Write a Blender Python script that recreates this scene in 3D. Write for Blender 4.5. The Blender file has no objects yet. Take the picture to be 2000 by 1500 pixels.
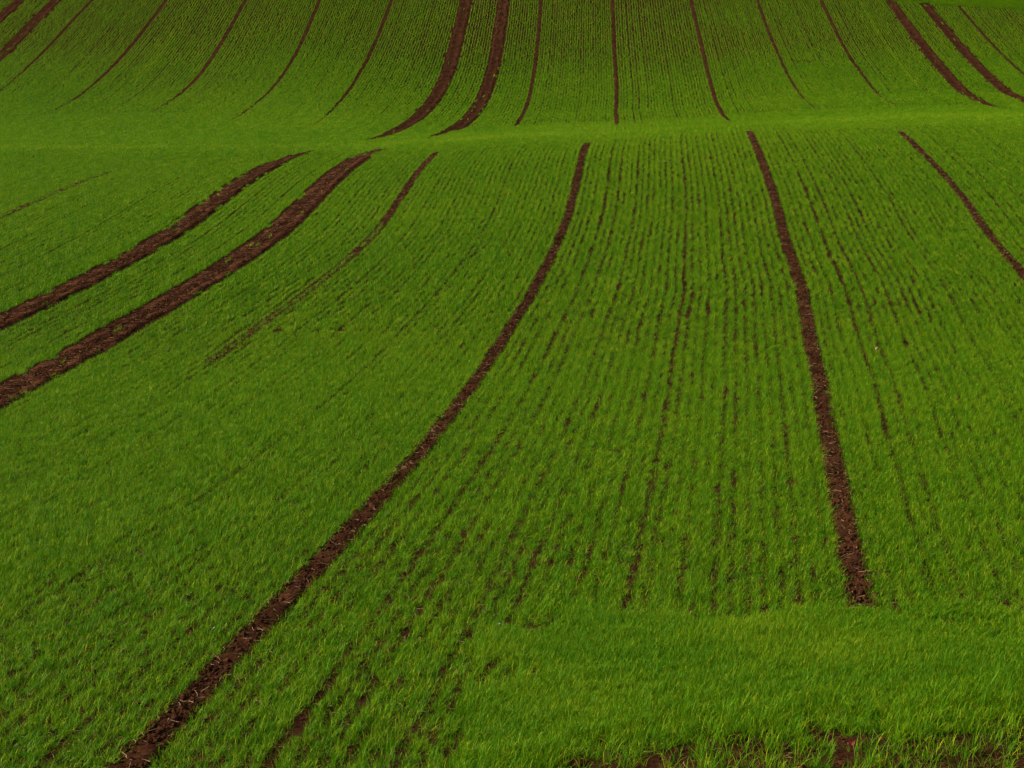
import bpy, math, random
import numpy as np
from mathutils import Vector, Euler

rng = np.random.default_rng(11)
random.seed(11)
scene = bpy.context.scene

# ---------------------------------------------------------------- camera, sky, sun, exposure
F = 3500.0                       # focal length in photograph pixels (photo is 2000 px wide)
CU, CV = 1000.0, 750.0
PITCH = math.atan(CV / F)        # the level line of sight passes through the top edge of the photograph
cp, sp = math.cos(PITCH), math.sin(PITCH)
cam_data = bpy.data.cameras.new('camera')
cam = bpy.data.objects.new('camera', cam_data)
scene.collection.objects.link(cam)
cam.location = (0, 0, 0)
cam.rotation_euler = (math.radians(90) - PITCH, 0, 0)
cam_data.sensor_width = 36.0
cam_data.lens = 36.0 * F / 2000.0
cam_data.clip_start = 0.1
cam_data.clip_end = 5000
scene.camera = cam
scene.render.resolution_x, scene.render.resolution_y = 1024, 768

SUN_EL, SUN_AZ = math.radians(27), math.radians(-86)      # azimuth from +Y towards +X: sun to the left
world = bpy.data.worlds.new("World")
scene.world = world
world.use_nodes = True
wn = world.node_tree.nodes; wl = world.node_tree.links
bg = wn['Background']
sky = wn.new('ShaderNodeTexSky'); sky.sky_type = 'NISHITA'; sky.sun_disc = False
sky.sun_elevation = SUN_EL; sky.sun_rotation = SUN_AZ
sky.air_density = 0.6; sky.dust_density = 7.0; sky.ozone_density = 0.3
wl.new(sky.outputs[0], bg.inputs[0]); bg.inputs[1].default_value = 0.10
sun_data = bpy.data.lights.new('sun', 'SUN'); sun_data.energy = 2.0; sun_data.angle = math.radians(3.0)
sun_data.color = (1.0, 0.93, 0.80)
sun = bpy.data.objects.new('sun', sun_data); scene.collection.objects.link(sun)
sdir = Vector((math.sin(SUN_AZ) * math.cos(SUN_EL), math.cos(SUN_AZ) * math.cos(SUN_EL), math.sin(SUN_EL)))
sun.rotation_euler = sdir.to_track_quat('Z', 'Y').to_euler()
sun.location = sdir * 60
scene.view_settings.view_transform = 'Standard'; scene.view_settings.look = 'None'
scene.view_settings.exposure = 1.12; scene.view_settings.gamma = 1.0
scene.cycles.max_bounces = 6; scene.cycles.diffuse_bounces = 3; scene.cycles.transmission_bounces = 3
scene.cycles.transparent_max_bounces = 4
scene.cycles.filter_width = 1.4

# ---------------------------------------------------------------- the lie of the land
# Read off the photograph: the drill passes are 4 m wide, so the gap between neighbouring soil lines gives the distance.
D=4.0
def lerp(a,b,t): return a+(b-a)*t
CX=np.array([-1500,0,300,500,740,1000,1200,1400,1600,1800,2000,3500.]); CY=np.array([290,290,290,288,285,270,262,250,240,232,230,222.])
def vc(u): return np.interp(u,CX,CY)
# pixels per 4 m pass, against t = v - crease(u)
TR=np.array([-700,-450,-250,-120,-50,-20,-10, 0, 10, 40,240,440,930,1230,1700.]); SR=np.array([105,122,143,160,180,196,214,250,283,312,440,585,1150,1500,2060.])
TL=np.array([-700,-450,-290,-190,-120,-65,-33,-10, 10, 40,210,410,900,1200,1700.]); SL=np.array([105,122,141,154,170,190,215,243,265,286,420,565,1120,1480,2060.])
def smooth_table(T,S,grid,k):
    y=np.interp(grid,T,S)
    n=int(k); w=np.hanning(2*n+3)[1:-1]; w/=w.sum()
    return np.convolve(np.pad(y,(n,n),'edge'),w,'valid')
g=np.arange(-690,1690,1.0)
gR=smooth_table(TR,SR,g,9); gL=smooth_table(TL,SL,g,14)
def smoothvar(y):  # extra smoothing away from the crease
    w=np.hanning(121)[1:-1]; w/=w.sum(); ys=np.convolve(np.pad(y,(59,59),'reflect',reflect_type='odd'),w,'valid')
    a=np.clip((np.abs(g)-25)/60,0,1); return y*(1-a)+ys*a
gR=smoothvar(gR); gL=smoothvar(gL)
def depth(u,v):
    t=v-vc(u); b=np.clip((u-500)/600,0,1); b=b*b*(3-2*b)
    return F*D/(np.interp(t,g,gL)*(1-b)+np.interp(t,g,gR)*b)
def point(u,v):
    z=depth(u,v); x=(u-CU)/F*z; yd=(v-CV)/F*z
    return x, z*cp-yd*sp, -z*sp-yd*cp   # X, Y, Z(rel eye)
tracks={
 ('n',-1):[(-120,480),(0,425),(70,395),(170,350),(215,338)],
 ('n',0):[(-150,705),(0,630),(130,570),(250,510),(330,460),(400,415),(450,375),(500,340),(550,312),(600,297)],
 ('n',.5):[(-150,860),(0,775),(100,715),(190,665),(250,630),(330,590),(400,545),(470,500),(530,455),(570,415),(620,365),(680,325),(745,292)],
 ('n',1):[(410,710),(490,660),(590,580),(700,495),(760,430),(800,370),(825,325),(860,298)],
 ('n',2):[(175,1590),(266,1490),(362,1380),(508,1215),(642,1075),(780,945),(870,820),(940,720),(990,640),(1040,560),(1085,480),(1105,420),(1115,365),(1130,310),(1143,280)],
 ('n',3):[(1693,1199),(1670,1090),(1640,970),(1618,860),(1600,740),(1590,660),(1568,570),(1545,500),(1520,410),(1500,340),(1480,285),(1465,257)],
 ('n',4):[(2500,1200),(2150,730),(2000,545),(1940,470),(1900,420),(1860,360),(1800,300),(1755,258)],
 ('f',-6):[(130,-75),(40,0),(0,35),(-100,140)],
 ('f',-5.5):[(180,-70),(110,0),(55,60),(0,110),(-100,185)],
 ('f',-5):[(240,-60),(180,0),(130,50),(60,130),(0,180)],
 ('f',-4):[(370,-70),(325,0),(270,75),(200,150),(150,190),(105,217)],
 ('f',-3):[(510,-60),(480,0),(435,80),(390,150),(340,195),(290,222)],
 ('f',-2):[(650,-60),(625,0),(585,95),(540,165),(480,220),(440,240)],
 ('f',-1):[(785,-60),(765,0),(730,90),(690,165),(650,215),(610,245)],
 ('f',0):[(922,-60),(912,0),(895,80),(870,160),(835,215),(790,250),(720,275)],
 ('f',.5):[(988,-60),(982,0),(970,90),(955,160),(930,215),(890,250),(835,272)],
 ('f',1):[(1060,-60),(1058,0),(1050,100),(1042,160),(1030,210),(1010,248)],
 ('f',2):[(1193,-60),(1195,0),(1199,100),(1204,190),(1200,220),(1199,248)],
 ('f',3):[(1335,-60),(1350,0),(1368,80),(1390,170),(1402,210),(1425,238)],
 ('f',4):[(1458,-60),(1478,0),(1500,60),(1525,120),(1550,170),(1590,215)],
 ('f',5):[(1575,-60),(1603,0),(1640,80),(1685,150),(1720,190),(1755,210)],
 ('f',6):[(1738,0),(1780,60),(1830,125),(1880,180),(1910,200),(1960,213)],
 ('f',6.5):[(1800,5),(1850,60),(1900,120),(1960,175),(2000,197),(2060,215)],
 ('f',7):[(1870,10),(1920,70),(2000,150),(2060,190)],
}


# table of heights H[azimuth column, forward distance]
UG = np.linspace(-1500, 3500, 201)
VG = np.concatenate([np.arange(-440, 1700, 2.0)])
uu, vv = np.meshgrid(UG, VG, indexing='ij')
PX, PY, PZ = point(uu, vv)
YG = np.arange(0.0, 140.0, 0.25)
HT = np.zeros((len(UG), len(YG)))
for i in range(len(UG)):
    y, z = PY[i][::-1], PZ[i][::-1]
    keep = np.concatenate([[True], np.diff(np.maximum.accumulate(y)) > 1e-6])
    y, z = y[keep], z[keep]
    h = np.interp(YG, y, z)
    s0 = (z[20] - z[0]) / (y[20] - y[0])
    h = np.where(YG < y[0], z[0] + s0 * (YG - y[0]) * 0.6, h)
    s1 = (z[-1] - z[-40]) / (y[-1] - y[-40]); dy = np.maximum(YG - y[-1], 0)
    h = h + s1 * 14 * (1 - np.exp(-dy / 14))
    HT[i] = h

def H(X, Y):
    X = np.asarray(X, float); Y = np.asarray(Y, float)
    Yc = np.clip(Y, 0, YG[-1] - 0.3)
    h = np.full(np.broadcast(X, Y).shape, -4.0)
    for _ in range(5):
        zc = np.maximum(Yc * cp - h * sp, 3.0)
        ui = np.clip((CU + F * X / zc - UG[0]) / (UG[1] - UG[0]), 0, len(UG) - 1.001)
        yi = np.clip(Yc / 0.25, 0, len(YG) - 1.001)
        a, b = ui.astype(int), yi.astype(int); fa, fb = ui - a, yi - b
        h = (HT[a, b] * (1 - fa) * (1 - fb) + HT[a + 1, b] * fa * (1 - fb) + HT[a, b + 1] * (1 - fa) * fb + HT[a + 1, b + 1] * fa * fb)
    far = np.maximum(Y - (YG[-1] - 0.3), 0)
    return h + 6.0 * (1 - np.exp(-far / 120.0))

def project(X, Y, Z):
    zc = Y * cp - Z * sp; yd = -Y * sp - Z * cp
    return CU + F * X / zc, CV + F * yd / zc

# ---- row coordinate: X of row r at distance Y is 4 (r - 2) + E(r, Y)
def resample(p, n):
    a = np.array(p, float); s = np.concatenate([[0], np.cumsum(np.hypot(*np.diff(a, axis=0).T))])
    t = np.linspace(0, s[-1], n); return np.stack([np.interp(t, s, a[:, 0]), np.interp(t, s, a[:, 1])], 1)
pr, py, pe = [], [], []
for (side, r), p in tracks.items():
    q = resample(p, 16); X, Y, Z = point(q[:, 0], q[:, 1])
    pr += [r] * 16; py += list(Y); pe += list(X - D * (r - 2))
pr, py, pe = map(np.array, (pr, py, pe))
def e0(Y): return np.interp(Y, [0, 8, 10, 14, 21, 28, 36, 43, 50, 60, 70, 80, 90, 100, 110, 140], [-3, -2.25, -1.95, -1.4, -.4, .45, 1.15, 1.65, 2.2, 3.2, 4.0, 4.6, 5.0, 5.2, 5.3, 5.4])
def kern(r1, y1, r2, y2): return np.exp(-((r1[:, None] - r2[None]) / 1.6) ** 2 - ((y1[:, None] - y2[None]) / 9.0) ** 2)
wts = np.linalg.solve(kern(pr, py, pr, py) + 0.02 * np.eye(len(pr)), pe - e0(py))
RT = np.arange(-14, 16.01, 0.5); YT = np.arange(0, 140.01, 1.0)
rr, yy = np.meshgrid(RT, YT, indexing='ij')
ET = (kern(rr.ravel(), yy.ravel(), pr, py) @ wts).reshape(rr.shape) + e0(yy)
def XR(r, Y):
    r, Y = np.broadcast_arrays(np.asarray(r, float), np.asarray(Y, float))
    a = np.clip((r - RT[0]) / 0.5, 0, len(RT) - 1.001); b = np.clip(Y, 0, len(YT) - 1.001)
    i, j = a.astype(int), b.astype(int); f, g_ = a - i, b - j
    e = ET[i, j] * (1 - f) * (1 - g_) + ET[i + 1, j] * f * (1 - g_) + ET[i, j + 1] * (1 - f) * g_ + ET[i + 1, j + 1] * f * g_
    return D * (r - 2) + e

# ---- smooth 2-D value noise
_lat = rng.random((256, 256))
def vnoise(x, y, s):
    x = np.asarray(x) / s + 101.3; y = np.asarray(y) / s + 57.7
    i, j = np.floor(x).astype(int), np.floor(y).astype(int); f, q = x - i, y - j
    f = f * f * (3 - 2 * f); q = q * q * (3 - 2 * q); i0, j0, i1, j1 = i % 256, j % 256, (i + 1) % 256, (j + 1) % 256
    return (_lat[i0, j0] * (1 - f) + _lat[i1, j0] * f) * (1 - q) + (_lat[i0, j1] * (1 - f) + _lat[i1, j1] * f) * q

# ---------------------------------------------------------------- materials
def newmat(name):
    m = bpy.data.materials.new(name); m.use_nodes = True; m.node_tree.nodes.clear()
    return m, m.node_tree.nodes, m.node_tree.links

def soil_material(name, light=1.0):
    m, n, l = newmat(name)
    out = n.new('ShaderNodeOutputMaterial'); b = n.new('ShaderNodeBsdfPrincipled'); l.new(b.outputs[0], out.inputs[0])
    b.inputs['Roughness'].default_value = 0.95; b.inputs['Specular IOR Level'].default_value = 0.0
    g = n.new('ShaderNodeNewGeometry')
    n1 = n.new('ShaderNodeTexNoise'); n1.inputs['Scale'].default_value = 45; n1.inputs['Detail'].default_value = 7; n1.inputs['Roughness'].default_value = .7
    n2 = n.new('ShaderNodeTexNoise'); n2.inputs['Scale'].default_value = 2.6; n2.inputs['Detail'].default_value = 5; n2.inputs['Roughness'].default_value = .7
    l.new(g.outputs['Position'], n1.inputs['Vector']); l.new(g.outputs['Position'], n2.inputs['Vector'])
    r = n.new('ShaderNodeValToRGB'); r.color_ramp.elements[0].position = .3; r.color_ramp.elements[1].position = .72
    r.color_ramp.elements[0].color = tuple(light * c for c in SOIL_DARK) + (1,); r.color_ramp.elements[1].color = tuple(light * c for c in SOIL_PALE) + (1,)
    l.new(n1.outputs[0], r.inputs[0])
    mx = n.new('ShaderNodeMix'); mx.data_type = 'RGBA'; mx.blend_type = 'MULTIPLY'; mx.inputs[0].default_value = 1
    r2 = n.new('ShaderNodeValToRGB'); r2.color_ramp.elements[0].color = (.62, .62, .62, 1); r2.color_ramp.elements[1].color = (1.35, 1.3, 1.25, 1)
    r2.color_ramp.elements[0].position = .35; r2.color_ramp.elements[1].position = .65
    l.new(n2.outputs[0], r2.inputs[0]); l.new(r.outputs[0], mx.inputs[6]); l.new(r2.outputs[0], mx.inputs[7]); l.new(mx.outputs[2], b.inputs['Base Color'])
    bp = n.new('ShaderNodeBump'); bp.inputs['Strength'].default_value = .8; bp.inputs['Distance'].default_value = .02
    l.new(n1.outputs[0], bp.inputs['Height']); l.new(bp.outputs[0], b.inputs['Normal'])
    return m
SOIL_DARK, SOIL_PALE = (.012, .0050, .0026), (.064, .0270, .0125)
m_soil = soil_material('soil')
m_track = soil_material('track_soil', 1.15)
m_dusty = soil_material('dry_track_soil', 1.8)
m_clod = soil_material('clod_soil', 1.35)

def leaf_material():
    m, n, l = newmat('wheat_leaf')
    out = n.new('ShaderNodeOutputMaterial')
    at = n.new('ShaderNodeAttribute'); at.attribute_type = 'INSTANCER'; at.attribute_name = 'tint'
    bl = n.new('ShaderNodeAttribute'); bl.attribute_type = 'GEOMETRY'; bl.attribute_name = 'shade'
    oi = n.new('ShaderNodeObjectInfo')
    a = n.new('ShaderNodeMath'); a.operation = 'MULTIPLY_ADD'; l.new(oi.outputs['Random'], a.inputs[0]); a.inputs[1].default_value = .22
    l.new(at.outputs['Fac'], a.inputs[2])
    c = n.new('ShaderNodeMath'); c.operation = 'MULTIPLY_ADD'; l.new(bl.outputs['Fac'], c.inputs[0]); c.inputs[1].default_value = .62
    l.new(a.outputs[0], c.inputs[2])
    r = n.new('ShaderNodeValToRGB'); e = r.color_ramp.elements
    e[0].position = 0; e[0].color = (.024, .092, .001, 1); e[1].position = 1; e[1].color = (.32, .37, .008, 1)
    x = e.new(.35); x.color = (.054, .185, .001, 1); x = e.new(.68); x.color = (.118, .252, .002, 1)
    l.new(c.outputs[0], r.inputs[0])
    d = n.new('ShaderNodeBsdfPrincipled'); d.inputs['Roughness'].default_value = .55; d.inputs['Specular IOR Level'].default_value = .06
    t = n.new('ShaderNodeBsdfTranslucent'); mx = n.new('ShaderNodeMixShader'); mx.inputs[0].default_value = .35
    l.new(r.outputs[0], d.inputs['Base Color']); l.new(r.outputs[0], t.inputs['Color'])
    l.new(d.outputs[0], mx.inputs[1]); l.new(t.outputs[0], mx.inputs[2]); l.new(mx.outputs[0], out.inputs[0])
    return m
m_leaf = leaf_material()

def plain(name, c, rough=.8, noise=0.25, scale=40):
    m, n, l = newmat(name)
    out = n.new('ShaderNodeOutputMaterial'); b = n.new('ShaderNodeBsdfPrincipled'); l.new(b.outputs[0], out.inputs[0]); b.inputs['Roughness'].default_value = rough
    t = n.new('ShaderNodeTexNoise'); t.inputs['Scale'].default_value = scale; t.inputs['Detail'].default_value = 4
    r = n.new('ShaderNodeValToRGB'); r.color_ramp.elements[0].color = tuple(v * (1 - noise) for v in c) + (1,); r.color_ramp.elements[1].color = tuple(min(1, v * (1 + noise)) for v in c) + (1,)
    l.new(t.outputs[0], r.inputs[0]); l.new(r.outputs[0], b.inputs['Base Color'])
    return m

# ---------------------------------------------------------------- mesh helpers
def mesh_from(name, verts, faces, mat, link=True, smooth=True, uniform=None):
    me = bpy.data.meshes.new(name)
    verts = np.asarray(verts, np.float32)
    me.vertices.add(len(verts)); me.vertices.foreach_set('co', verts.ravel())
    faces = np.asarray(faces, np.int32); k = faces.shape[1]
    me.loops.add(faces.size); me.loops.foreach_set('vertex_index', faces.ravel())
    me.polygons.add(len(faces)); me.polygons.foreach_set('loop_start', np.arange(0, faces.size, k, dtype=np.int32))
    me.update(calc_edges=True)
    if smooth: me.polygons.foreach_set('use_smooth', np.ones(len(faces), bool))
    me.materials.append(mat)
    o = bpy.data.objects.new(name, me)
    if link: scene.collection.objects.link(o)
    return o

def grid_faces(nx, ny):
    i, j = np.meshgrid(np.arange(nx - 1), np.arange(ny - 1), indexing='ij')
    a = i * ny + j
    return np.stack([a, a + ny, a + ny + 1, a + 1], -1).reshape(-1, 4)

def tag(o, label=None, cat=None, group=None, kind=None):
    if label: o['label'] = label
    if cat: o['category'] = cat
    if group: o['group'] = group
    if kind: o['kind'] = kind
    return o

# ---------------------------------------------------------------- ground sheet
def axis(core0, core1, step, outer):
    c = list(np.arange(core0, core1 + 1e-6, step)); s = step
    lo, hi = [], []
    p = c[-1]
    while p < outer[1]: s *= 1.25; p += s; hi.append(p)
    s = step; p = c[0]
    while p > outer[0]: s *= 1.25; p -= s; lo.append(p)
    return np.array(lo[::-1] + c + hi)
gx = axis(-30, 34, 0.4, (-1500, 1500)); gy = axis(2, 126, 0.4, (-800, 2600))
GX, GY = np.meshgrid(gx, gy, indexing='ij')
ground = mesh_from('ground', np.stack([GX, GY, H(GX, GY)], -1).reshape(-1, 3), grid_faces(len(gx), len(gy)), m_soil)
tag(ground, 'reddish brown bare soil of the rolling field beneath the young crop', kind='structure')

def Hg(X, Y):
    return H(X, Y)

# ---------------------------------------------------------------- wheel tracks and unsown lines
SPEC = [  # side, r, label
 ('n', 0, 'wide dark wheel track running off the left edge, upper of the near pair'),
 ('n', .5, 'wide wheel track with rough crumbly surface, lower of the near left pair'),
 ('n', -1, 'faint thin soil line near the left edge, above the near pair of wheel tracks'),
 ('n', 1, 'thin broken soil line just right of the near pair of wheel tracks, fading downhill'),
 ('n', 2, 'long curving soil line sweeping from mid field to the bottom left corner'),
 ('n', 3, 'bold soil line running down the right side to the edge of the dense headland grass'),
 ('n', 4, 'thin soil line slanting out through the right edge of the near field'),
 ('f', -6, 'wheel track cutting the extreme top left corner of the far slope'),
 ('f', -5.5, 'second wheel track from the top left corner on the far slope'),
 ('f', -5, 'thin soil line just right of the top left pair of wheel tracks'),
 ('f', -4, 'thin curving soil line on the far slope, second from the top left wheel tracks'),
 ('f', -3, 'thin curving soil line on the far slope, third from the top left wheel tracks'),
 ('f', -2, 'thin soil line on the far slope, second left of the central wheel tracks'),
 ('f', -1, 'thin soil line on the far slope, first left of the central wheel tracks'),
 ('f', 0, 'broad dark wheel track curving down the far slope, left one of the central pair'),
 ('f', .5, 'broad wheel track on the far slope with ragged foot, right one of the central pair'),
 ('f', 1, 'thin soil line on the far slope, first right of the central wheel tracks'),
 ('f', 2, 'almost straight upright soil line in the middle right of the far slope'),
 ('f', 3, 'soil line on the far slope that kinks rightwards at its foot near the bright crease'),
 ('f', 4, 'soil line on the far slope between the kinked one and the one nearest the right pair'),
 ('f', 5, 'thin soil line on the far slope, first left of the right pair of wheel tracks'),
 ('f', 6, 'broad wheel track at the top right of the far slope, left one of its pair'),
 ('f', 6.5, 'broad wheel track at the top right of the far slope, right one of its pair'),
 ('f', 7, 'thin soil line at the far top right corner, right of the pair of wheel tracks'),
]
YR, HALF = {}, {}
def taper(sd, r, Y):     # the broad tracks narrow to a point where they meet the crease
    y0, y1 = YR[(sd, r)]
    if HALF[(sd, r)] < .2: return np.ones(np.shape(Y))
    d = (y1 - Y) if sd == 'n' else (Y - y0)
    return np.clip(.35 + d / (5.0 if sd == 'n' else 14.0), .35, 1)
for side, r, _ in SPEC:
    a = np.array(tracks[(side, r)], float); y = point(a[:, 0], a[:, 1])[1]
    YR[(side, r)] = (y.min(), y.max())
    pair = r in (-6, -5.5, 0, .5, 6, 6.5)
    HALF[(side, r)] = ((.32 if r != .5 else .27) if side == 'f' else (.25 if r == 0 else .265)) if pair else (.105 if side == 'n' else .125)
for side, r, label in SPEC:
    y0, y1 = YR[(side, r)]; hw = HALF[(side, r)] + .03
    step = .05 if y0 < 25 else (.09 if side == 'n' else .16)
    ys = np.arange(y0 - .1, y1 + .1, step); nc = 15 if hw > .2 else 9
    c = np.linspace(-1, 1, nc)
    CC, YY = np.meshgrid(c, ys, indexing='ij')
    edge = hw * taper(side, r, YY) * (1 + .35 * (vnoise(YY, CC * 0 + r * 31 + 5, .45) - .5) * 2)
    XX = XR(r, YY) + CC * edge
    fade = np.clip(np.minimum(YY - y0, y1 - YY) / .6, 0, 1)
    rel = .030 * (vnoise(XX, YY, .06) - .5) + .030 * (vnoise(XX, YY, .19) - .5)
    if (side, r) in (('n', 0), ('n', .5)): rel = rel + (.032 if r == 0 else .020) * CC
    if hw > .2: rel += -.02 * np.cos(CC * math.pi) + .012 * np.abs(np.sin((YY + np.abs(CC) * .12) * 2 * math.pi / .28))
    ZZ = Hg(XX, YY) + (.012 + rel) * (1 - CC ** 4) * fade - .03 * (CC ** 4) - .03 * (1 - fade)
    o = mesh_from('wheel_track' if hw > .2 else 'soil_line', np.stack([XX, YY, ZZ], -1).reshape(-1, 3), grid_faces(nc, len(ys)), m_dusty if (side == 'n' and hw > .2) else m_track)
    tag(o, label, kind='structure')

# ---------------------------------------------------------------- prototypes of crop tufts (drawn by instancing)
def tuft_collection(name, nvar, seg_len, per_m, wid, L, segs, spread=.02, lean=(0, 0)):
    col = bpy.data.collections.new(name)
    for v in range(nvar):
        nb = max(3, int(per_m * seg_len)); V, Fc, S = [], [], []
        # leaves grow from plants set along the row
        npl = max(1, nb // 4)
        for p in range(npl):
            py_ = (p + random.random()) / npl * (seg_len + .05) - seg_len / 2 - .025; px_ = random.gauss(0, spread * .55)
            for q in range(4):
                az = random.random() * 2 * math.pi
                ln = L * (random.uniform(.5, 1.1) if random.random() < .9 else random.uniform(1.1, 1.45)); el = math.radians(random.uniform(42, 88)); bend = math.radians(random.uniform(20, 120))
                dx, dy = math.cos(az) + lean[0], math.sin(az) + lean[1]
                k = math.hypot(dx, dy) or 1; dx /= k; dy /= k
                w = wid * random.uniform(.7, 1.2); sh = random.random()
                # a few old pale leaves, most fresh green
                sh = sh * .78 - .04 if random.random() < .90 else .95 + random.random() * .5
                x, y, z = px_, py_, -.015
                base = len(V); sx, sy = -dy, dx
                tw = random.uniform(-.6, .6)
                sx, sy, sz = sx * math.cos(tw), sy * math.cos(tw), math.sin(tw)
                for s in range(segs + 1):
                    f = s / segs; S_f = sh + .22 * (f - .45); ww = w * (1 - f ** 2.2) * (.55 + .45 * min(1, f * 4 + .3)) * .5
                    if s < segs:
                        V.append((x - sx * ww, y - sy * ww, z - sz * ww)); V.append((x + sx * ww, y + sy * ww, z + sz * ww)); S += [S_f, S_f]
                    else:
                        V.append((x, y, z)); V.append((x + .0004, y, z)); S += [S_f, S_f]
                    a = el - bend * f * f
                    x += dx * math.cos(a) * ln / segs; y += dy * math.cos(a) * ln / segs; z += math.sin(a) * ln / segs
                for s in range(segs):
                    b = base + 2 * s; Fc.append((b, b + 1, b + 3, b + 2))
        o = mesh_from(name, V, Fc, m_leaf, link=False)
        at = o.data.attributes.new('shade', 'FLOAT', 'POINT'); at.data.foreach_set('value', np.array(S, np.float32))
        col.objects.link(o)
    return col

random.seed(5)
C_NEAR = tuft_collection('near_tuft', 14, .20, 1250, .0037, .076, 4, spread=.052)
C_MID = tuft_collection('mid_tuft', 10, .30, 680, .0054, .082, 3, spread=.048)
C_SEED = tuft_collection('seedling', 12, .05, 240, .0042, .115, 5, spread=.012)
C_FAR = tuft_collection('far_tuft', 8, .45, 260, .011, .095, 2, spread=.044)

def scatter_object(name, pts, rot, scl, idx, tint, col, mat):
    me = bpy.data.meshes.new(name); n = len(pts)
    me.vertices.add(n); me.vertices.foreach_set('co', np.asarray(pts, np.float32).ravel())
    a = me.attributes.new('rot', 'FLOAT_VECTOR', 'POINT'); a.data.foreach_set('vector', np.asarray(rot, np.float32).ravel())
    a = me.attributes.new('scl', 'FLOAT_VECTOR', 'POINT'); a.data.foreach_set('vector', np.asarray(scl, np.float32).ravel())
    a = me.attributes.new('idx', 'INT', 'POINT'); a.data.foreach_set('value', np.asarray(idx, np.int32))
    a = me.attributes.new('tint', 'FLOAT', 'POINT'); a.data.foreach_set('value', np.asarray(tint, np.float32))
    me.materials.append(mat)
    o = bpy.data.objects.new(name, me); scene.collection.objects.link(o)
    ng = bpy.data.node_groups.new(name + '_nodes', 'GeometryNodeTree')
    ng.interface.new_socket('Geometry', in_out='INPUT', socket_type='NodeSocketGeometry')
    ng.interface.new_socket('Geometry', in_out='OUTPUT', socket_type='NodeSocketGeometry')
    n_ = ng.nodes; l = ng.links
    gi = n_.new('NodeGroupInput'); go = n_.new('NodeGroupOutput'); iop = n_.new('GeometryNodeInstanceOnPoints')
    ci = n_.new('GeometryNodeCollectionInfo'); ci.inputs['Collection'].default_value = col
    ci.inputs['Separate Children'].default_value = True; ci.inputs['Reset Children'].default_value = True
    def attr(nm, t):
        q = n_.new('GeometryNodeInputNamedAttribute'); q.data_type = t; q.inputs['Name'].default_value = nm; return q.outputs['Attribute']
    l.new(gi.outputs[0], iop.inputs['Points']); l.new(ci.outputs[0], iop.inputs['Instance'])
    iop.inputs['Pick Instance'].default_value = True
    l.new(attr('idx', 'INT'), iop.inputs['Instance Index'])
    e2r = n_.new('FunctionNodeEulerToRotation'); l.new(attr('rot', 'FLOAT_VECTOR'), e2r.inputs[0]); l.new(e2r.outputs[0], iop.inputs['Rotation'])
    l.new(attr('scl', 'FLOAT_VECTOR'), iop.inputs['Scale'])
    l.new(iop.outputs[0], go.inputs[0])
    md = o.modifiers.new('scatter', 'NODES'); md.node_group = ng
    return o

# ---------------------------------------------------------------- sowing the rows
def px2w(pts):
    a = np.array(pts, float); X, Y, Z = point(a[:, 0], a[:, 1]); return np.stack([X, Y], 1)
def inside(poly, X, Y):
    c = np.zeros(X.shape, bool); n = len(poly)
    for i in range(n):
        x0, y0 = poly[i]; x1, y1 = poly[(i + 1) % n]
        if abs(y1 - y0) < 1e-12: continue
        t = ((y0 > Y) != (y1 > Y)) & (X < (x1 - x0) * (Y - y0) / (y1 - y0) + x0)
        c ^= t
    return c
HEAD = px2w([(1035, 1215), (1120, 1198), (1300, 1206), (1500, 1213), (1700, 1209), (2000, 1206), (2900, 1180), (2900, 1700), (850, 1700), (960, 1420), (1010, 1300)])
def soil_edge(X, Y):   # bare foreground corner: 0 in the crop, 1 on open soil
    u, v = project(X, Y, H(X, Y))
    e = np.interp(u, [700, 1000, 1100, 1300, 1600, 2000, 2400], [1640, 1520, 1466, 1436, 1424, 1405, 1388])
    return np.clip((v + 60 * (vnoise(X, Y, .22) - .5) - e) / 120 + .5, 0, 1)

NROW = 32
coulter = rng.normal(0, .010, NROW); vig = np.clip(rng.normal(1, .10, NROW), .75, 1.15)
pts = {'n': [], 'm': [], 'f': [], 's': []}
def add(lod, X, Y, yaw, slope, sc, tint, hs):
    Z = H(X, Y)
    pts[lod].append(np.stack([X, Y, Z, -0 * X + slope, yaw, sc, hs, tint], 1))

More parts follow.
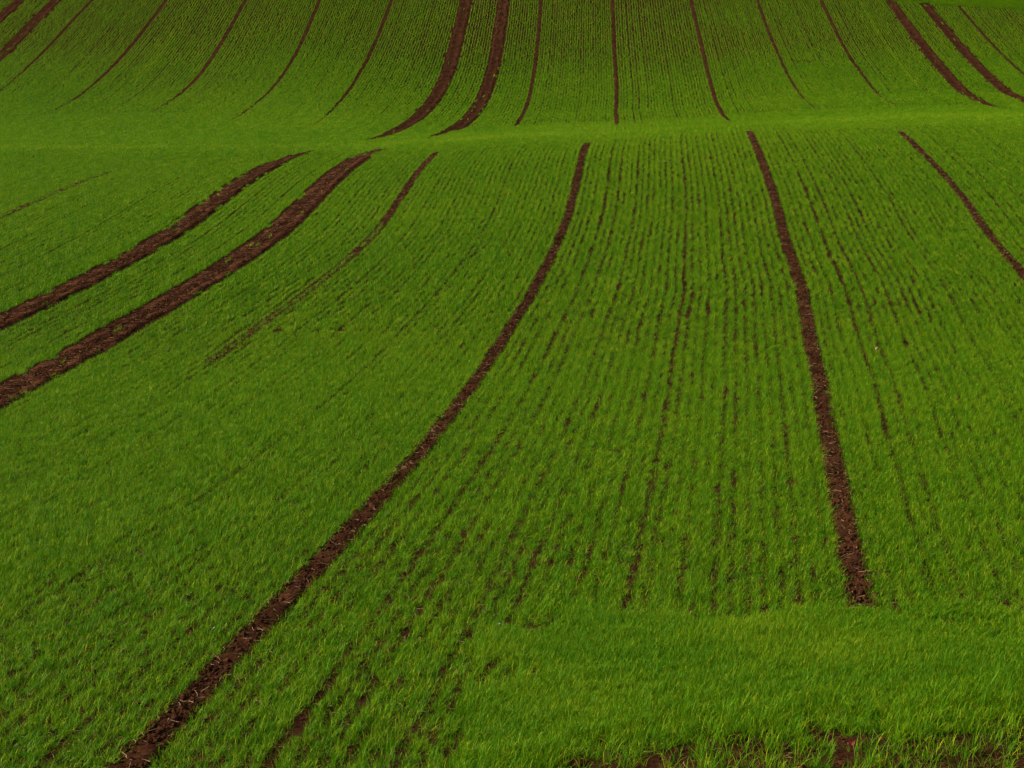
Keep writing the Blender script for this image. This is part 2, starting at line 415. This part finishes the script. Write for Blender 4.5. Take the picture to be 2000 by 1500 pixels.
for k in range(-12 * NROW, 14 * NROW):
    r = k / NROW
    ph = k % NROW
    off = coulter[ph] * (.9 if r > 1.9 else .5); rk = r
    # widen the gap on either side of an unsown coulter
    if ph == 0 : base_single = True
    else: base_single = False
    for lod, ya, yb, seg in (('n', 6.6, 26, .20), ('m', 26, 52, .30), ('f', 52, 112, .45)):
        xm = .52 if lod != 'f' else .46
        Y = np.arange(ya, yb, seg) + rng.random() * seg
        X = XR(r, Y)
        ok = np.abs(X) < Y * xm + 2.5
        Y, X = Y[ok], X[ok]
        if len(Y) == 0: continue
        Y = Y + rng.normal(0, .03, len(Y)); X = XR(r, Y)
        u, v = project(X, Y, H(X, Y))
        side_n = Y < 62
        keep = np.ones(len(Y), bool); narrow = np.ones(len(Y)); tall = np.ones(len(Y))
        dx = np.full(len(Y), off)
        for (sd, tr), (y0, y1) in YR.items():
            if abs(tr - r) > .35: continue
            if sd == 'n' and (Y.min() > 62): continue
            act = (Y > y0 - .0) & (Y < y1 + .0)
            fd = np.ones(len(Y))
            if (sd, tr) == ('n', 1): fd = np.clip((Y - 30) / 6, 0, 1)
            if sd == 'n' and HALF[(sd, tr)] > .2 and -.62 < dist < -.28: tall = np.where(act, 1.35, tall)
            if sd == 'f' and HALF[(sd, tr)] < .2: fd = np.clip((Y - y0) / (14 if tr in (-5, -4, -3, -2, 4, 5, -1) else 4), 0, 1)
            dist = (r - tr) * D; hwid = (HALF[(sd, tr)] + .03) * taper(sd, tr, Y) + rng.normal(0, .025, len(Y))
            near_edge = np.abs(dist) < hwid
            if HALF[(sd, tr)] < .2:
                if abs(dist) < .01: keep &= ~(act & (rng.random(len(Y)) < fd * 1.5)); narrow = np.where(act, .45, 1.0)
                elif abs(dist) < .13: dx = np.where(act, dx + math.copysign(.022, dist) * fd, dx)
            else: keep &= ~(act & near_edge & (rng.random(len(Y)) < .975)); narrow = np.where(act & near_edge, .4, narrow)
        # gradual fading of some lines: thin regrowth where the photograph shows them broken
        if abs(r - 1) < .01: keep |= (Y < 38) & (rng.random(len(Y)) < np.interp(Y, [24, 32, 38], [.98, .93, .25])); narrow = np.where(Y < 35, .97, narrow)
        if abs(r + 1) < .01: keep |= (Y < 60) & (rng.random(len(Y)) < .75)
        X = X + dx + rng.normal(0, .010, len(Y))
        # patches
        head = inside(HEAD, X + .5 * (vnoise(X, Y, .35) - .5), Y + .8 * (vnoise(X, Y + 9, .30) - .5))
        keep &= ~head
        se = soil_edge(X, Y)
        keep &= rng.random(len(Y)) > se * 1.9
        nz = vnoise(X, Y, 2.3) * .5 + vnoise(X, Y, .7) * .5
        big = vnoise(X, Y, 11.0)
        miss = 0 * (.004 + .03 * np.clip(nz - .5, 0, 1) * 2) * (Y < 45)
        # upper part of the far slope is thin and patchy
        thin = np.clip((Y - 83) / 9, 0, 1) * np.clip((160 - v) / 80, 0, 1) * (.45 + .9 * np.clip(vnoise(X, Y, 5) - .35, 0, 1))
        thin = thin + .6 * np.exp(-((u - 150) / 170) ** 2 - ((v - 85) / 50) ** 2) * vnoise(X, Y, 2.0)
        # lower left corner and bottom edge: small holes
        miss = miss + .0 * np.clip((v - 1150) / 300, 0, 1)
        keep &= rng.random(len(Y)) > miss
        hs = vig[ph] * (1 + .22 * (vnoise(X + 50, Y, 1.6) - .5)) * (1 - .12 * thin)
        # rows seen end-on in the right half of the near field stand apart
        sparse = np.clip((r - 2.1) / .8, 0, 1) * np.clip((Y - 9) / 4, .3, 1) * (Y < 52)
        hs = hs * (1 - .06 * sparse)
        wide = (1.07 - .11 * sparse - .09 * np.clip((Y - 18) / 12, 0, 1) * (1 - sparse) - .11 * np.clip((r - 3.1) / .4, 0, 1) * (Y < 60) - .40 * thin * (.6 + .8 * vnoise(X, Y, 3.1))) * (1 + .60 * (vnoise(r * 97.0 + 0 * Y, Y, .8) - .5)) * (1 + (.35 if r > 1.9 else .35) * (vig[ph] - 1))
        crease = .34 * np.exp(-((v - vc(u) + 1) / 3.0) ** 2) + .04 * np.exp(-((v - vc(u)) / 22.0) ** 2)  # painted brightness: yellower tint imitates lit leaf tips at the grazing crest
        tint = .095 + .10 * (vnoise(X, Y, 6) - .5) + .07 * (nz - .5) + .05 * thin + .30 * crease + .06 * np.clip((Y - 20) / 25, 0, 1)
        # double-sown bright stripes on the far slope
        for rb, ra, rc in ((5.56, 80, 99), (-3.62, 84, 106)):
            if abs(r - rb) < .05: tint = tint + .07 * ((Y > ra) & (Y < rc)); hs = hs * np.where((Y > ra) & (Y < rc), 1.3, 1); keep |= (Y > ra) & (Y < rc) & (rng.random(len(Y)) < .97)
        wide = np.where(Y < 20, np.maximum(wide, .98 if r < 2.05 else .80), wide)
        wide = wide * narrow; hs = hs * tall
        scrape = (u > 1540) & (u < 1594) & (np.abs(v - 119) < 1.6); wide = np.where(scrape, wide * .3, wide)
        X, Y, hs, tint, wide = X[keep], Y[keep], hs[keep], tint[keep], wide[keep]
        if len(Y) == 0: continue
        d = .2
        yaw = -np.arctan2(XR(r, Y + d) - XR(r, Y - d), 2 * d) + rng.normal(0, .08, len(Y)) + math.pi * (rng.random(len(Y)) < .5)
        sl = np.arctan((H(X, Y + d) - H(X, Y - d)) / (2 * d))
        sl = np.where(np.cos(yaw) < 0, -sl, sl)
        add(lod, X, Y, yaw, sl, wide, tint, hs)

# crosswise headland: thick, tall, without visible rows
n = 9700
X = rng.uniform(-.6, 8.2, n); Y = rng.uniform(8.0, 12.8, n)
ok = inside(HEAD, X + .6 * (vnoise(X, Y, .35) - .5), Y + .8 * (vnoise(X, Y + 9, .30) - .5)); X, Y = X[ok], Y[ok]
se = soil_edge(X, Y); ok = rng.random(len(X)) > se * 1.75; X, Y, se = X[ok], Y[ok], se[ok]
add('n', X, Y, math.pi / 2 + rng.normal(0, .5, len(X)), 0 * X, 1.0 + 0 * X, .15 + .26 * (vnoise(X, Y, .6) - .5) - .08 * se, 1.0 + .5 * (vnoise(X, Y, .8) - .5) - .15 * se)
# seedlings straggling over the bare soil in the foreground
n = 26000
X = rng.uniform(-3, 4.5, n); Y = rng.uniform(7.6, 10.8, n); se = soil_edge(X, Y)
ok = (se > .05) & (rng.random(n) < .02 + 2.5 * vnoise(X, Y, .22) ** 1.8 * np.clip(1.12 - se, 0, 1)); X, Y = X[ok], Y[ok]
add('s', X, Y, rng.uniform(0, 6.28, len(X)), 0 * X, 1 + 0 * X, .14 + 0 * X, .8 + .4 * rng.random(len(X)))
# pale bright strip along the brow at the top right
TOPS = px2w([(1690, -14), (1850, -6), (2060, 6), (2300, 16), (2300, 34), (2060, 22), (1850, 10), (1690, -2)])
x0, y0 = TOPS.min(0); x1, y1 = TOPS.max(0); n = 9000
X = rng.uniform(x0, x1, n); Y = rng.uniform(y0, y1, n); ok = inside(TOPS, X, Y); X, Y = X[ok], Y[ok]
add('f', X, Y, math.pi / 2 + rng.normal(0, .3, len(X)), 0 * X, 1 + 0 * X, .16 + 0 * X, 1.0 + 0 * X)

for lod, col, nm, lab in (('s', C_SEED, 'seedlings', 'straggling single wheat seedlings over the bare soil at the bottom edge'),
                          ('n', C_NEAR, 'grass', 'young wheat grass in close rows over the foreground of the field'),
                          ('m', C_MID, 'grass', 'young wheat grass drilled in rows across the middle of the near field'),
                          ('f', C_FAR, 'grass', 'young wheat grass on the far slope beyond the crease')):
    a = np.concatenate(pts[lod]); nn = len(a)
    print('TUFTS', lod, nn)
    rot = np.stack([a[:, 3], 0 * a[:, 3], a[:, 4]], 1)
    scl = np.stack([a[:, 5], np.ones(nn), a[:, 6]], 1)
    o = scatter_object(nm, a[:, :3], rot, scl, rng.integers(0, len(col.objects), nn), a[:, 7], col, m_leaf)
    tag(o, lab, kind='stuff')

# ---------------------------------------------------------------- clods and straw on the bare soil
def rock_mesh(name, mat, seed, link=False, size=1.0, sub=1):
    import bmesh
    rd = random.Random(seed); bm = bmesh.new(); bmesh.ops.create_icosphere(bm, subdivisions=sub + 1, radius=size)
    ks = [Vector((rd.gauss(0, 1), rd.gauss(0, 1), rd.gauss(0, 1))).normalized() for _ in range(7)]; am = [rd.uniform(.12, .4) for _ in range(7)]
    for v in bm.verts:
        d = v.co.normalized(); s = 1
        for k, a in zip(ks, am):
            q = d.dot(k) - (1 - a)
            if q > 0: s -= q * .8
        v.co = d * size * s * (1 + rd.uniform(-.05, .05)); v.co.z *= .65
    me = bpy.data.meshes.new(name); bm.to_mesh(me); bm.free(); me.materials.append(mat)
    o = bpy.data.objects.new(name, me)
    if link: scene.collection.objects.link(o)
    return o
C_CLOD = bpy.data.collections.new('clod_shapes')
for s in range(6): C_CLOD.objects.link(rock_mesh('clod', m_clod, s))
cl = []
for (sd, r), (y0, y1) in YR.items():
    hw = HALF[(sd, r)]; dens = 1500 if y0 < 25 else (420 if sd == 'n' else 50)
    n = int((y1 - y0) * hw * 2 * dens); Y = rng.uniform(y0, y1, n); X = XR(r, Y) + rng.uniform(-1, 1, n) * hw
    s = np.minimum(rng.lognormal(math.log(.0075), .5, n), .028) * (1 if sd == 'n' else 1.5)
    cl.append(np.stack([X, Y, H(X, Y) + .015 + ((.030 if r == 0 else .018) * (X - XR(r, Y)) / hw if (sd, r) in (('n', 0), ('n', .5)) else 0), s], 1))
n = 30000; X = rng.uniform(-3.2, 5, n); Y = rng.uniform(7.3, 13.5, n)
s = np.minimum(rng.lognormal(math.log(.007), .6, n), .035); cl.append(np.stack([X, Y, H(X, Y) + .0 * s, s], 1))
cl = np.concatenate(cl); n = len(cl)
o = scatter_object('clods', cl[:, :3], rng.uniform(0, 6.28, (n, 3)) * [0.1, 0.1, 1], np.stack([cl[:, 3]] * 3, 1) * rng.uniform(.7, 1.3, (n, 3)), rng.integers(0, 6, n), np.zeros(n), C_CLOD, m_clod)
tag(o, 'small crumbly brown soil clods along the bare tracks and foreground earth', kind='stuff')

m_straw = plain('old_straw', (.24, .14, .06), .7, .3, 30)
C_STRAW = bpy.data.collections.new('straw_shapes')
for s in range(5):
    V, Fc = [], []; ln = random.uniform(.03, .07); w = random.uniform(.001, .002); b = random.uniform(-.15, .15)
    for i in range(5):
        f = i / 4 - .5
        for q in range(4): V.append((f * ln, b * ln * (1 - 4 * f * f) + w * math.cos(q * math.pi / 2), w * math.sin(q * math.pi / 2) + .002))
    for i in range(4):
        for q in range(4): Fc.append((4 * i + q, 4 * i + (q + 1) % 4, 4 * i + 4 + (q + 1) % 4, 4 * i + 4 + q))
    C_STRAW.objects.link(mesh_from('straw', V, Fc, m_straw, link=False))
st = []
for (sd, r), (y0, y1) in YR.items():
    if sd == 'f': continue
    hw = HALF[(sd, r)]; n = int((y1 - y0) * hw * 2 * 60); Y = rng.uniform(y0, y1, n); X = XR(r, Y) + rng.uniform(-1, 1, n) * hw
    st.append(np.stack([X, Y, H(X, Y) + .028], 1))
n = 1500; X = rng.uniform(-3.2, 5, n); Y = rng.uniform(7.3, 13.5, n); st.append(np.stack([X, Y, H(X, Y) + .01], 1))
st = np.concatenate(st); n = len(st)
o = scatter_object('straw_litter', st, np.stack([rng.normal(0, .2, n), rng.normal(0, .25, n), rng.uniform(0, 6.28, n)], 1), np.ones((n, 3)), rng.integers(0, 5, n), np.zeros(n), C_STRAW, m_straw)
tag(o, 'scattered pale bits of old straw lying on the bare soil', kind='stuff')

# ---------------------------------------------------------------- single small things that can be picked out
def at(u, v, dz=0):
    X, Y, Z = point(np.array(float(u)), np.array(float(v)))
    return float(X), float(Y), float(H(X, Y)) + dz
m_stone = plain('pale_stone', (.22, .15, .09), .85, .2, 25); m_flint = plain('white_stone', (.30, .26, .20), .9, .12, 25)
for u, v, s, mt, lab in ((1713, 690, .032, m_stone, 'pale buff stone lying among the rows right of the bold soil line'),
                         (977, 1229, .015, m_flint, 'small white stone in the gap between rows near the left edge of the headland grass'),
                         (418, 1236, .009, m_flint, 'tiny white stone in the grass left of the long curving soil line')):
    o = rock_mesh('stone', mt, int(u), link=True, size=1, sub=1); o.scale = (s, s * .8, s)
    x, y, z = at(u, v); o.location = (x, y, z + (.06 if v < 1060 and v > 600 else .035)); o.rotation_euler = (0, .1, u)
    tag(o, lab, 'stone', 'pale stones on the field')

# fallen red leaf on the bare foreground
import bmesh
m_red = plain('red_leaf', (.12, .014, .006), .95, .3, 60)
V, T, n_ = [], [], 9
outl = [(math.sin(math.pi * i / (n_ - 1)) ** .7 * (.5 + .12 * math.sin(i * 3.1))) for i in range(n_)]
for lay in (0, 1):
    for i in range(n_):
        t = i / (n_ - 1) - .5
        for q in (-1, -.5, 0, .5, 1): V.append((t * .05, q * .032 * outl[i], .02 + .010 * abs(q) + .03 * t * t * 4 + .0006 * lay))
for i in range(n_ - 1):
    for q in range(4):
        a = i * 5 + q; T.append((a, a + 5, a + 6, a + 1)); b = a + n_ * 5; T.append((b, b + 1, b + 6, b + 5))
o = mesh_from('fallen_leaf', V, T, m_red); x, y, z = at(1655, 1470); o.location = (x, y, z + .02); o.rotation_euler = (.5, 0, .7)
tag(o, 'curled red fallen leaf on the bare soil at the bottom right', 'leaf')

# yellow-green weed tuft by the crease
m_weed = plain('weed_leaf', (.17, .20, .015), .6, .25, 20)
V, T = [], []
for i in range(46):
    az = random.random() * 6.283; ln = random.uniform(.07, .15); el = random.uniform(.3, 1.3); w = .016; base = len(V)
    for s in range(4):
        f = s / 3; ww = w * (1 - f ** 2) + .0005; rr_ = ln * f * math.cos(el - f * .6); zz = ln * f * math.sin(el - f * .4)
        V.append((rr_ * math.cos(az) - ww * math.sin(az), rr_ * math.sin(az) + ww * math.cos(az), zz)); V.append((rr_ * math.cos(az) + ww * math.sin(az), rr_ * math.sin(az) - ww * math.cos(az), zz))
    for s in range(3): b = base + 2 * s; T.append((b, b + 1, b + 3, b + 2))
o = mesh_from('weed', V, T, m_weed); x, y, z = at(1299, 320); o.location = (x, y, z); tag(o, 'yellowish weed tuft standing above the rows just below the bright crease', 'weed')
